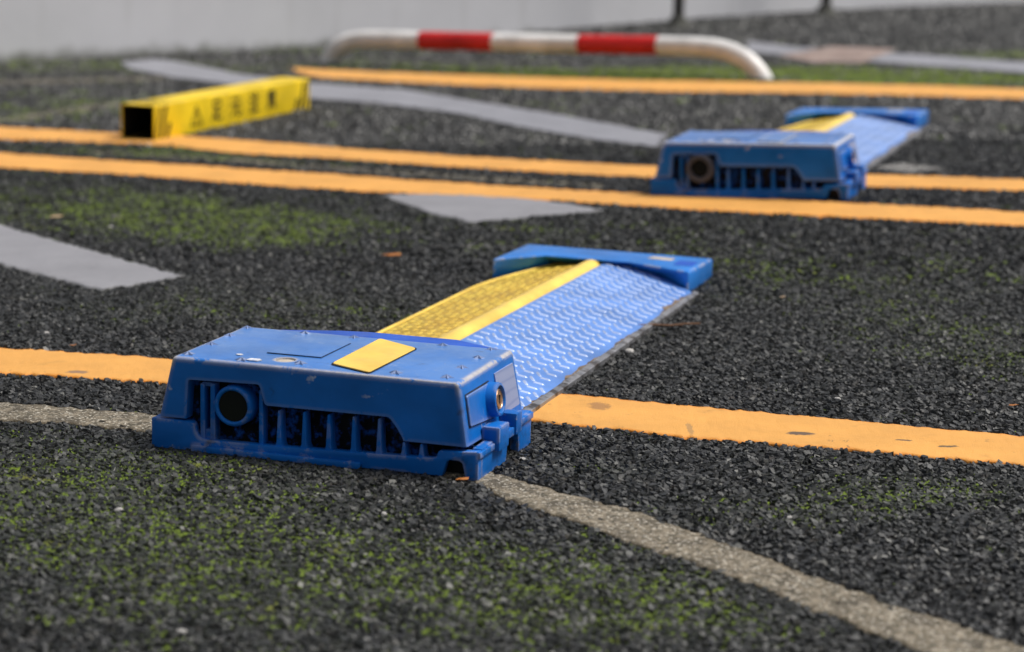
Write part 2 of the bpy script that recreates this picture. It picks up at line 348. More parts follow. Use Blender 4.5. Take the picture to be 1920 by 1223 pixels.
BLOBS = [(-.79, 5.4, .22, .28, .9), (-.62, 5.17, .22, .22, 1.0), (-.50, 5.05, .18, .22, .9), (-.35, 5.35, .15, .2, .45), (-1.1, 5.35, .3, .25, .6),
         (.06, 8.75, .5, .28, .5), (.44, 8.62, .4, .28, .8), (.75, 8.55, .3, .3, .75), (-.4, 9.1, .5, .3, .4), (1.1, 8.5, .4, .35, .9), (1.5, 8.35, .35, .3, .8), (1.9, 9.5, .3, .3, .5),
         (-.62, 3.05, .20, .13, .75), (-.55, 2.80, .25, .22, .6), (-.42, 2.98, .16, .12, .6), (-.40, 2.75, .2, .2, .55), (-.2, 2.55, .3, .2, .6), (0.0, 2.6, .2, .2, .6), (.15, 2.48, .2, .15, .5),
         (.49, 3.0, .12, .08, .75), (.38, 2.9, .12, .1, .5), (.12, 3.06, .05, .05, .3), (.72, 4.1, .2, .3, .45), (.75, 3.85, .2, .2, .3), (.55, 4.6, .4, .3, .4), (.1, 5.1, .4, .3, .35),
         (-.30, 4.15, .25, .2, .4), (-.6, 4.2, .2, .2, .4), (-1.2, 5.8, .3, .25, .4), (-.44, 6.3, .5, .12, .5), (-1.0, 6.5, .35, .14, .8), (-1.5, 7.6, .35, .5, .42), (-1.6, 9.1, .5, .25, .45), (-.9, 9.9, .5, .2, .4), (.8, 11.0, .3, .3, .6)]
def moss(x, y):
    f = np.full(np.shape(x), 0.17)
    for cx, cy, rx, ry, a in BLOBS: f = f + a*0.8*np.exp(-(((x-cx)/rx)**2+((y-cy)/ry)**2))
    n = fbm(x, y, 9, 3)
    return np.clip(f*(0.45+1.3*n), 0, 1)

# large ground sheet (one mesh, finer where the camera looks)
xs = np.concatenate([-np.geomspace(60, 3.1, 14), np.arange(-3, 3.001, .04), np.geomspace(3.1, 60, 14)])
ys = np.concatenate([[-30, -12, -4, 0, 1], np.arange(1.6, 11.4, .04), np.geomspace(11.5, 90, 18)])
GX, GY = np.meshgrid(xs, ys); gzv = gz(GX, GY)-0.0012
me = bpy.data.meshes.new('asphalt_ground')
nx, ny = len(xs), len(ys)
idx = np.arange(nx*ny).reshape(ny, nx)
quads = np.stack([idx[:-1, :-1], idx[:-1, 1:], idx[1:, 1:], idx[1:, :-1]], -1).reshape(-1, 4)
def mesh_np(me, V, F):
    n, k = F.shape
    me.vertices.add(len(V)); me.vertices.foreach_set('co', np.asarray(V, np.float32).ravel())
    me.loops.add(n*k); me.loops.foreach_set('vertex_index', F.astype(np.int32).ravel())
    me.polygons.add(n); me.polygons.foreach_set('loop_start', (np.arange(n)*k).astype(np.int32))
    me.update(calc_edges=True)
def attr(me, name, vals):
    a = me.attributes.new(name, 'FLOAT', 'POINT'); a.data.foreach_set('value', np.asarray(vals, np.float32).ravel())
mesh_np(me, np.stack([GX, GY, gzv], -1).reshape(-1, 3), quads)
attr(me, 'moss', moss(GX, GY)); attr(me, 'tint', np.zeros(nx*ny))
link('asphalt_ground', me, M_base, smooth=True, kind='structure')

# ------------------------------------------------------------------ painted lines
LINES = {
 'orange_line': [
  ([(-1.2, 3.84), (-.809, 3.754), (-.54, 3.702), (.066, 3.518), (.418, 3.404), (.72, 3.304), (1.1, 3.17)], [(-1.2, 3.655), (-.769, 3.566), (-.587, 3.537), (-.515, 3.523), (.033, 3.333), (.253, 3.252), (.467, 3.203), (.686, 3.136), (1.1, 2.99)], M_line),
  ([(-2.0, 6.62), (-1.368, 6.395), (-.919, 6.23), (-.49, 6.042), (-.085, 5.805), (.326, 5.57), (.758, 5.386), (1.113, 5.255), (1.9, 4.95)], [(-2.0, 6.37), (-1.304, 6.093), (-1.02, 6.01), (-.737, 5.878), (-.339, 5.69), (.042, 5.524), (.21, 5.426), (.396, 5.323), (.731, 5.183), (1.079, 5.084), (1.9, 4.78)], M_line),
  ([(-2.2, 7.2), (-1.496, 7.0), (-1.145, 6.90), (-.951, 6.85), (-.777, 6.76), (-.538, 6.618), (-.094, 6.339), (.341, 6.083), (.854, 5.86), (1.213, 5.75), (2.0, 5.47)], [(-2.2, 6.93), (-1.433, 6.703), (-1.1, 6.659), (-.981, 6.62), (-.737, 6.446), (-.516, 6.357), (-.09, 6.108), (.329, 5.86), (.827, 5.635), (1.172, 5.547), (2.0, 5.26)], M_line),
  ([(-.86, 9.10), (-.756, 9.041), (-.136, 8.747), (.425, 8.437), (.868, 8.28), (1.684, 8.072), (2.6, 7.8)], [(-.80, 8.88), (-.722, 8.70), (-.392, 8.50), (.054, 8.228), (.576, 7.975), (1.61, 7.707), (2.6, 7.4)], M_line)],
 'pale_grey_line': [
  ([(-1.512, 9.228), (-1.405, 9.397), (-1.312, 9.318), (-1.009, 8.816), (-.69, 8.469), (-.4, 8.271), (-.121, 7.80), (.148, 7.32), (.285, 7.05), (.424, 6.78)], [(-1.439, 8.964), (-1.213, 8.615), (-1.063, 8.474), (-.89, 8.259), (-.671, 7.926), (-.462, 7.788), (-.179, 7.441), (-.013, 7.09), (.196, 6.716), (.308, 6.57), (.389, 6.47)], M_grey2),
  ([(.949, 10.139), (1.132, 9.789), (1.438, 9.536), (1.641, 9.383), (1.904, 9.16), (2.5, 8.6)], [(.9, 9.59), (1.074, 9.272), (1.331, 9.083), (1.538, 8.894), (1.809, 8.691), (2.4, 8.2)], M_grey2)],
 'grey_patch': [
  ([(-.312, 5.621), (-.22, 5.651), (-.019, 5.612), (.207, 5.338)], [(-.312, 5.621), (-.195, 5.337), (-.097, 5.18), (.041, 5.254), (.207, 5.338)], M_grey),
  ([(-1.6, 5.75), (-1.192, 5.233), (-1.098, 5.122), (-.944, 4.908), (-.801, 4.711), (-.613, 4.451)], [(-1.5, 5.18), (-1.059, 4.643), (-.977, 4.549), (-.87, 4.419), (-.743, 4.28), (-.669, 4.375), (-.613, 4.451)], M_grey)],
 'worn_line': [
  ([(-1.1, 3.46), (-.777, 3.388), (-.729, 3.376), (-.503, 3.321), (-.258, 3.218), (-.016, 3.035), (.028, 2.990), (.078, 2.937), (.161, 2.859), (.221, 2.782), (.33, 2.627), (.406, 2.524), (.532, 2.38), (.60, 2.30), (.75, 2.1)],
   [(-1.1, 3.34), (-.751, 3.27), (-.704, 3.262), (-.591, 3.248), (-.487, 3.214), (-.25, 3.114), (-.043, 2.989), (.005, 2.895), (.082, 2.805), (.166, 2.699), (.25, 2.6), (.316, 2.498), (.401, 2.379), (.497, 2.256), (.63, 2.06)], M_conc)],
 'faded_line': [
  ([(-1.171, 6.48), (-.804, 6.408), (-.362, 6.132), (.21, 5.783)], [(-1.159, 6.411), (-.79, 6.295), (-.356, 6.027), (.207, 5.689)], M_faint),
  ([(-1.75, 6.8), (-1.592, 7.155), (-1.434, 7.487), (-1.28, 7.81)], [(-1.70, 6.65), (-1.556, 6.99), (-1.405, 7.336), (-1.256, 7.662)], M_faint),
  ([(-2.0, 8.3), (-1.832, 8.41), (-1.543, 8.554), (-1.262, 8.691)], [(-2.0, 8.15), (-1.799, 8.259), (-1.515, 8.397), (-1.241, 8.549)], M_faint)],
 'pink_patch': [([(.998, 9.326), (1.261, 9.79), (1.496, 9.647)], [(.998, 9.326), (1.092, 9.02), (1.268, 9.0), (1.496, 9.647)], M_pink)],
 'scuffed_patch': [([(.888, 5.975), (.97, 6.07), (1.06, 5.93)], [(.888, 5.975), (.943, 5.86), (1.06, 5.93)], M_wear)],
}
def resample(pts, n):
    p = np.array(pts, float); s = np.concatenate([[0], np.cumsum(np.linalg.norm(np.diff(p, axis=0), axis=1))])
    t = np.linspace(0, s[-1], n); return np.stack([np.interp(t, s, p[:, 0]), np.interp(t, s, p[:, 1])], 1)
POLYS = []
LIFT = {'pink_patch': .004, 'worn_line': -.0006, 'faded_line': -.0018, 'scuffed_patch': .002}
for name, segs in LINES.items():
    for A, B, mt in segs:
        d = np.mean([p[1] for p in A]); step = 0.0035 if d < 4.2 else 0.012
        L = np.linalg.norm(np.diff(np.array(A), axis=0), axis=1).sum(); n = int(L/step); k = 14
        a = resample(A, n); b = resample(B, n)
        w = np.linalg.norm(a-b, axis=1)[:, None]+1e-6; dr = (a-b)/w
        amp = 0.0055 if d < 4.2 else 0.012
        for arr, sg, off in ((a, 1, 1), (b, -1, 5)):
            j = (vnoise(arr[:, 0], arr[:, 1], 95, off)-.5)*2*amp*1.1 + (fbm(arr[:, 0], arr[:, 1], 30, off)-.5)*2*amp*.55
            if name in ('faded_line', 'worn_line', 'scuffed_patch'): j *= 1.1
            arr += dr*j[:, None]*sg*np.minimum(1, w/.05)
        T = np.concatenate([[0, 0], np.linspace(0, 1, k), [1, 1]])
        T[1:-1] = np.linspace(0, 1, k+2); T[0] = 0; T[-1] = 1
        P = b[:, None, :]*(1-T[None, :, None])+a[:, None, :]*T[None, :, None]
        z = gz(P[..., 0], P[..., 1]) + 0.0042 + LIFT.get(name, 0) + (fbm(P[..., 0], P[..., 1], 120, 9)-.5)*0.0016 + (fbm(P[..., 0], P[..., 1], 12, 12)-.5)*0.002
        z[:, 0] -= 0.006; z[:, -1] -= 0.006; z[:, 1] -= 0.0012; z[:, -2] -= 0.0012
        V = np.concatenate([P, z[..., None]], -1).reshape(-1, 3)
        ii = np.arange(n*(k+4)).reshape(n, k+4)
        F = np.stack([ii[:-1, :-1], ii[1:, :-1], ii[1:, 1:], ii[:-1, 1:]], -1).reshape(-1, 4)
        me = bpy.data.meshes.new(name); mesh_np(me, V, F)
        dist = np.minimum(T, 1-T)[None, :]*w; e = np.clip(1-dist/(0.010 if d < 4.2 else 0.02), 0, 1)*(0.4+vnoise(P[..., 0], P[..., 1], 60, 4))
        attr(me, 'edge', np.clip(e, 0, 1))
        link(name, me, mt, smooth=True, kind='structure')
        POLYS.append((np.concatenate([a, b[::-1]])[::max(1, n//60)], name))
def inside(poly, x, y):
    c = np.zeros(len(x), bool); n = len(poly)
    lo = poly.min(0); hi = poly.max(0); m = (x > lo[0]) & (x < hi[0]) & (y > lo[1]) & (y < hi[1])
    if not m.any(): return c
    xx, yy = x[m], y[m]; r = np.zeros(len(xx), bool)
    for i in range(n):
        x1, y1 = poly[i-1]; x2, y2 = poly[i]
        if y1 == y2: continue
        r ^= ((y1 > yy) != (y2 > yy)) & (xx < (x2-x1)*(yy-y1)/(y2-y1)+x1)
    c[m] = r; return c

# ------------------------------------------------------------------ asphalt chippings (angular stones)
def stones(y0, y1, sp, n, top, rad, name):
    X0 = .2125*y1+.16
    gx, gy = np.meshgrid(np.arange(-X0, X0, sp), np.arange(y0, y1, sp*.92))
    gx = gx+((np.arange(gy.shape[0]) % 2)*sp*.5)[:, None]
    x = gx.ravel()+(rng.rand(gx.size)-.5)*sp*.75; y = gy.ravel()+(rng.rand(gx.size)-.5)*sp*.75
    keep = np.abs(x) < .2125*y+.14; x, y = x[keep], y[keep]
    for p, nm in POLYS:
        ins = inside(p, x, y)
        if nm in ('faded_line', 'worn_line', 'scuffed_patch'): ins &= rng.rand(len(x)) > (.45 if nm != 'worn_line' else .02)
        x, y = x[~ins], y[~ins]
    # gaps where chippings have come away
    keep = rng.rand(len(x)) > 0.08+.10*(fbm(x, y, 30, 41) > .58); x, y = x[keep], y[keep]
    m = len(x); ang = (np.arange(n)[None, :]+(rng.rand(m, n)-.5)*.75)*2*np.pi/n+rng.rand(m, 1)*6.28
    r = rad*(.55+.72*rng.rand(m, 1)**1.4)*(.72+.5*rng.rand(m, n))
    el = 1+.55*rng.rand(m, 1); th = rng.rand(m, 1)*6.28
    px, py = r*np.cos(ang)*el, r*np.sin(ang)
    bx, by = px*np.cos(th)-py*np.sin(th), px*np.sin(th)+py*np.cos(th)
    h = rad*(.22+.66*rng.rand(m, 1)); tx, ty = (rng.rand(2, m, 1)-.5)*.95
    zoff = gz(x, y)[:, None]
    if top:
        sc = .55+.3*rng.rand(m, n); ox, oy = (rng.rand(2, m, 1)-.5)*rad*.5
        ux, uy = bx*sc+ox, by*sc+oy; uz = h+ux*tx+uy*ty+(rng.rand(m, n)-.5)*rad*.12
        V = np.concatenate([np.stack([bx, by, np.full_like(bx, -.0015)+0*h], -1), np.stack([ux, uy, uz], -1)], 1)
    else:
        V = np.concatenate([np.stack([bx, by, np.full_like(bx, -.0015)], -1), np.stack([ox_ := (rng.rand(m, 1)-.5)*rad, (rng.rand(m, 1)-.5)*rad, h*1.1], -1)], 1)
    V[..., 0] += x[:, None]; V[..., 1] += y[:, None]; V[..., 2] += zoff
    V[..., 2] += ((fbm(x, y, 24, 33)-.5)*.0022)[:, None]
    nv = V.shape[1]; base = (np.arange(m)*nv)[:, None]
    fl, ls = [], []
    if top:
        side = np.array([[i, (i+1) % n, n+(i+1) % n, n+i] for i in range(n)]).ravel()
        loops = np.concatenate([side, n+np.arange(n)]); tot = np.array([4]*n+[n])
    else:
        loops = np.array([[i, (i+1) % n, n] for i in range(n)]).ravel(); tot = np.array([3]*n)
    LV = (base+loops[None, :]).ravel(); TOT = np.tile(tot, m); LS = np.concatenate([[0], np.cumsum(TOT)[:-1]])
    me = bpy.data.meshes.new(name); me.vertices.add(m*nv); me.vertices.foreach_set('co', V.astype(np.float32).ravel())
    me.loops.add(len(LV)); me.loops.foreach_set('vertex_index', LV.astype(np.int32))
    me.polygons.add(len(TOT)); me.polygons.foreach_set('loop_start', LS.astype(np.int32))
    me.update(calc_edges=True)
    attr(me, 'tint', np.repeat(rng.rand(m), nv)); attr(me, 'moss', np.repeat(moss(x, y), nv))
    me.polygons.foreach_set('use_smooth', [False]*len(me.polygons))
    link(name, me, M_stone, kind='stuff')
    return m
ns = stones(2.12, 4.5, .0060, 5, True, .0051, 'asphalt_chippings')
ns2 = stones(4.5, 6.6, .0082, 4, True, .0063, 'asphalt_chippings')
ns3 = stones(6.6, 9.6, .0135, 4, False, .0100, 'asphalt_chippings')
ns4 = stones(9.6, 13.4, .0200, 4, False, .0140, 'asphalt_chippings')

def moss_tufts(y0, y1, clumps, per, size, name):
    n = clumps*14; cy = y0+(y1-y0)*rng.rand(n); cx = (rng.rand(n)*2-1)*(.2125*y1+.14)
    f = moss(cx, cy); fine = fbm(cx, cy, 42, 21, 3); cl = vnoise(cx, cy, 22, 8)
    keep = (np.abs(cx) < .2125*cy+.14) & (f*1.25-(1-fine)*1.30-(1-cl)*.50+.27 > rng.rand(n)*.08)
    cx, cy, ff = cx[keep][:clumps], cy[keep][:clumps], f[keep][:clumps]; k = len(cx)
    cnt = np.clip((per*(.25+1.6*rng.rand(k)**1.5)).astype(int), 2, None); i_ = np.repeat(np.arange(k), cnt); n = len(i_)
    sg = size*(.9+1.5*rng.rand(k))[i_]
    x = cx[i_]+rng.randn(n)*sg*1.5; y = cy[i_]+rng.randn(n)*sg; f = ff[i_]; ctint = rng.rand(k)[i_]; keep = np.ones(n, bool); count = n
    for p, nm in POLYS:
        if nm not in ('faded_line',): keep &= ~inside(p, x, y)
    x, y, f, ctint = x[keep], y[keep], f[keep], ctint[keep]; m = len(x)
    ang = (np.arange(3)[None, :]+(rng.rand(m, 3)-.5)*.5)*2.094+rng.rand(m, 1)*6.28
    r = size*(.5+.9*rng.rand(m, 1)); bx, by = r*np.cos(ang), r*np.sin(ang)
    h = size*(.4+.7*rng.rand(m, 1))*(.45+.7*f[:, None])
    V = np.concatenate([np.stack([bx, by, np.full_like(bx, .0002)], -1), np.stack([(rng.rand(m, 1)-.5)*size*.8, (rng.rand(m, 1)-.5)*size*.8, h], -1)], 1)
    V[..., 0] += x[:, None]; V[..., 1] += y[:, None]; V[..., 2] += gz(x, y)[:, None]
    F = (np.arange(m)[:, None, None]*4+np.array([[0, 1, 3], [1, 2, 3], [2, 0, 3]])[None]).reshape(-1, 3)
    me = bpy.data.meshes.new(name); mesh_np(me, V.reshape(-1, 3), F)
    attr(me, 'tint', np.repeat(.45*rng.rand(m)+.55*ctint, 4)); attr(me, 'moss', np.ones(m*4))
    link(name, me, M_moss, kind='stuff', label='bright green moss creeping between the asphalt chippings')
    return m
nm1 = moss_tufts(2.12, 4.5, 12500, 12, .0028, 'moss')
nm2 = moss_tufts(4.5, 6.9, 6000, 9, .0048, 'moss')
nm3 = moss_tufts(6.9, 10.2, 3500, 7, .0085, 'moss')
print('stones', ns, ns2, ns3, 'moss', nm1, nm2, nm3)

# ------------------------------------------------------------------ boundary wall and posts
def wall_mat():
    m, nt, b = new_mat('painted_concrete_wall'); P = geo_pos(nt)
    c = ramp(nt, noise(nt, 1.6, 6, 0.6, vec=P), 0.3, 0.72, (0.57, 0.57, 0.60, 1), (0.67, 0.67, 0.70, 1))
    mp = N(nt, 'ShaderNodeMapping'); mp.inputs['Scale'].default_value = (9, 9, 0.9); nt.links.new(P, mp.inputs[0])
    st = ramp(nt, noise(nt, 1, 5, vec=mp.outputs[0]), 0.56, 0.78)
    c = mix(nt, math_(nt, 'MULTIPLY', st, 0.22), c, (0.25, 0.24, 0.22))
    sx = N(nt, 'ShaderNodeSeparateXYZ'); nt.links.new(P, sx.inputs[0])
    low = math_(nt, 'ADD', math_(nt, 'ADD', sx.outputs['Z'], 0.5), math_(nt, 'MULTIPLY', noise(nt, 12, 4, vec=P), -0.10))
    lm = ramp(nt, low, 0.425, 0.475, (1, 1, 1, 1), (0, 0, 0, 1))
    c = mix(nt, math_(nt, 'MULTIPLY', lm, 0.8), c, (0.07, 0.075, 0.04))
    nt.links.new(c, b.inputs['Base Color']); b.inputs['Roughness'].default_value = 0.85
    bump(nt, b, noise(nt, 30, 6, vec=P), 0.15, 0.004); return m
W0 = Vector((-1.93, 9.13)); W1 = Vector((2.724, 13.2)); wd = (W1-W0).normalized(); wnm = Vector((-wd.y, wd.x))
t = thing('boundary_wall', 'long pale grey painted wall running behind the parking bays', 'wall', (W0.x, W0.y, -0.05), math.atan2(wd.y, wd.x))
bm = bmesh.new(); add_hexa(bm, *box(-7, 13, 0.0, 0.16, -.1, 0.95), bev=.01); from_bm('wall_panel', bm, wall_mat(), t)
bm = bmesh.new(); add_hexa(bm, *box(-7.02, 13.02, -0.025, 0.185, 0.95, 1.01), bev=.01); from_bm('wall_coping', bm, wall_mat(), t)
M_post = metal('dark_grey_post_metal', (0.10, 0.095, 0.09), 0.5, 0.3)
M_postbase = paint_mat('post_base_mortar', (0.08, 0.08, 0.07), 0.9, grime=0.4)
for (px, py, lab) in ((.719, 11.02, 'thin dark metal post by the pale wall, nearer to the red and white barrier'),
                      (1.48, 11.80, 'thin dark metal post by the pale wall, farther from the red and white barrier')):
    z0 = float(gz(px, py)); t = thing('metal_post', lab, 'post', (px, py, z0), group='thin posts in front of the wall')
    bm = bmesh.new(); add_tube(bm, [(0, 0, -.02), (0, 0, 1.55)], .025, 16); from_bm('pole', bm, M_post, t, .6)
    bm = bmesh.new(); add_lathe(bm, [(.027, .05), (.034, .048), (.05, .012), (.07, 0.0), (.07, -.02)], (0, 0, 0), (0, 0, 1), 18); from_bm('footing', bm, M_postbase, t, .6)
    bm = bmesh.new(); add_lathe(bm, [(0, 1.575), (.018, 1.568), (.0265, 1.55), (.0265, 1.53)], (0, 0, 0), (0, 0, 1), 16); from_bm('cap', bm, M_post, t, .6)

# ------------------------------------------------------------------ red and white barrier
M_white = paint_mat('white_gloss_paint', (0.80, 0.79, 0.78), 0.3, grime=0.3, grime_col=(0.42, 0.33, 0.27), grime_lo=0.6, coat=0.3)
M_red = paint_mat('red_gloss_paint', (0.62, 0.022, 0.02), 0.33, grime=0.25, grime_col=(0.35, 0.05, 0.04), coat=0.3)
BA = Vector((-.734, 9.252)); BB = Vector((.861, 8.358)); bd = (BB-BA).normalized()
t = thing('hoop_barrier', 'low white tube barrier with two red bands standing behind the farthest orange line', 'barrier', (BA.x, BA.y, float(gz(BA.x, BA.y))), math.atan2(bd.y, bd.x))
zz = float(gz(BA.x, BA.y))
KP = [(-.002, -.06), (.012, -.01), (.035, .032), (.07, .062), (.115, .080), (.18, .090), (.28, .094), (.428, .099), (.743, .111), (1.095, .124), (1.409, .137), (1.56, .142), (1.65, .139), (1.71, .124), (1.765, .094), (1.805, .052), (1.832, .0), (1.845, -.04)]
kp = np.array(KP); ks = np.concatenate([[0], np.cumsum(np.linalg.norm(np.diff(kp, axis=0), axis=1))])
from mathutils import geometry
def smooth_path(s0, s1, n):
    s = np.linspace(s0, s1, n); w = .03; acc = 0
    for o in (-1, -.5, 0, .5, 1):
        q = np.clip(s+o*w, 0, ks[-1]); acc = acc+np.stack([np.interp(q, ks, kp[:, 0]), np.interp(q, ks, kp[:, 1])], 1)
    acc /= 5; return [(p[0], 0, p[1]-zz) for p in acc]
sx = lambda u: float(np.interp(u, kp[:, 0], ks))
cuts = [0, sx(.428), sx(.743), sx(1.095), sx(1.409), ks[-1]]
for i in range(5):
    bm = bmesh.new(); add_tube(bm, smooth_path(cuts[i], cuts[i+1], 26), .0345, 24, cap=True)
    from_bm('white_band' if i % 2 == 0 else 'red_band', bm, M_white if i % 2 == 0 else M_red, t, .8)
for u in (0.0, 1.84):
    bm = bmesh.new(); add_lathe(bm, [(.036, .012), (.058, .008), (.062, -.03)], (u, 0, (float(gz(.861, 8.358))-zz) if u > 1 else 0), (0, 0, 1), 20)
    from_bm('foot_collar', bm, M_postbase, t, .6)

# ------------------------------------------------------------------ yellow square tube with warning lettering
M_ytube = paint_mat('yellow_tube_sheet', (0.80, 0.56, 0.012), 0.42, wear=0.35, chip=(0.45, 0.33, 0.22), grime=0.3, grime_col=(0.35, 0.22, 0.05), edge_r=0.004, coat=0.1)
M_ytop = M_ytube
M_blackprint = paint_mat('black_print', (0.02, 0.018, 0.008), 0.55, grime=0.3, grime_col=(0.45, 0.32, 0.02), grime_lo=0.52, scale=4)
YA = Vector((-1.006, 6.715)); YB = Vector((-.654, 7.632)); yd = (YB-YA).normalized()
t = thing('warning_tube', 'yellow square hollow tube with black warning lettering lying across the orange line', 'tube', (YA.x, YA.y, float(gz(*YA))+.001), math.atan2(yd.y, yd.x))
YL, YW, YH, th_ = (YB-YA).length, .106, .100, .0035
bm = bmesh.new()      # local x along the tube, y to the left; the printed side faces -y
outer = [(0, 0), (YW, 0), (YW, YH), (0, YH)]; inner = [(th_, th_), (YW-th_, th_), (YW-th_, YH-th_), (th_, YH-th_)]
outer = round_poly(outer, .004, 3); inner = round_poly(inner, .003, 3); n_ = len(outer)
ring = [[bm.verts.new((x, p[0], p[1])) for p in pl] for pl, x in ((outer, 0), (outer, YL), (inner, YL), (inner, 0))]
for a, b in zip(ring, ring[1:]+ring[:1]):
    for i in range(n_): bm.faces.new((a[i], a[(i+1) % n_], b[(i+1) % n_], b[i]))
from_bm('tube_shell', bm, M_ytube, t, .5)
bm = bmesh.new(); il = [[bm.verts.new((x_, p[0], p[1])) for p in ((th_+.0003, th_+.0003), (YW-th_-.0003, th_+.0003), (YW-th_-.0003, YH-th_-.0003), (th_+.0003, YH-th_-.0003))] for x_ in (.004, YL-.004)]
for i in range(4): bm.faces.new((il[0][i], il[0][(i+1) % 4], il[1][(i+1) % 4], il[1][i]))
bm.faces.new(il[1]); from_bm('inner_shade_faces', bm, M_black, t)  # black faces added inside the tube to paint its hollow dark
def text_mesh(s, size):
    cu = bpy.data.curves.new('print', 'FONT'); cu.body = s; cu.size = size; cu.extrude = .0003; cu.offset = size*.02; cu.align_x = 'CENTER'; cu.align_y = 'CENTER'; cu.resolution_u = 3
    o = bpy.data.objects.new('print', cu); C.objects.link(o); bpy.context.view_layer.update()
    me = bpy.data.meshes.new_from_object(o.evaluated_get(bpy.context.evaluated_depsgraph_get())); bpy.data.objects.remove(o); bpy.data.curves.remove(cu)
    return me
for ch, sx_, sc in (('足', .366, .068), ('元', .486, .066), ('注', .602, .066), ('意', .718, .066)):
    me = text_mesh(ch, sc); me.materials.clear(); me.name = 'printed_character'
    o = link('printed_character', me, M_blackprint, t); o.location = (sx_, -.0006, .052); o.rotation_euler = (math.pi/2, 0, 0); o.scale = (1.0, 1.0, 1)
# warning triangle with exclamation mark
bm = bmesh.new()
def flat(bm, pts): add_prism(bm, pts, -.0009, -.0001, 1)
cx, cz = .244, .049; R0, R1 = .040, .030
tri = lambda R: [(cx+R*math.cos(a)*1.0, cz-.006+R*math.sin(a)) for a in (math.pi/2, math.pi*7/6, math.pi*11/6)]
o3, i3 = tri(R0), tri(R1)
for k in range(3): flat(bm, [o3[k], o3[(k+1) % 3], i3[(k+1) % 3], i3[k]])
flat(bm, [(cx-.004, cz+.014), (cx+.004, cz+.014), (cx+.002, cz-.006), (cx-.002, cz-.006)]); flat(bm, [(cx-.003, cz-.010), (cx+.003, cz-.010), (cx+.003, cz-.015), (cx-.003, cz-.015)])
from_bm('warning_triangle', bm, M_blackprint, t)
for x0 in (.018, .052, .085):
    for side in (0, 1):
        a = x0 if side == 0 else YL-x0
        zt = YH-.006 if x0 < .08 else .045
        s_ = .030
        pts = [(a-.009-s_*.5, .006), (a+.009-s_*.5, .006), (a+.009+s_*.5*(1 if x0 < .08 else .2), zt), (a-.009+s_*.5*(1 if x0 < .08 else .2), zt)]
        pts = [(min(max(p[0], .003), YL-.003), p[1]) for p in pts]
        bm = bmesh.new(); flat(bm, pts); from_bm('hazard_stripe', bm, M_blackprint, t)
for x0 in (.03, .075):
    bm = bmesh.new(); add_prism(bm, [(x0, .008), (x0+.015, .008), (x0+.045, YW-.008), (x0+.03, YW-.008)], YH+.0001, YH+.0008, 2); from_bm('hazard_stripe', bm, M_blackprint, t)

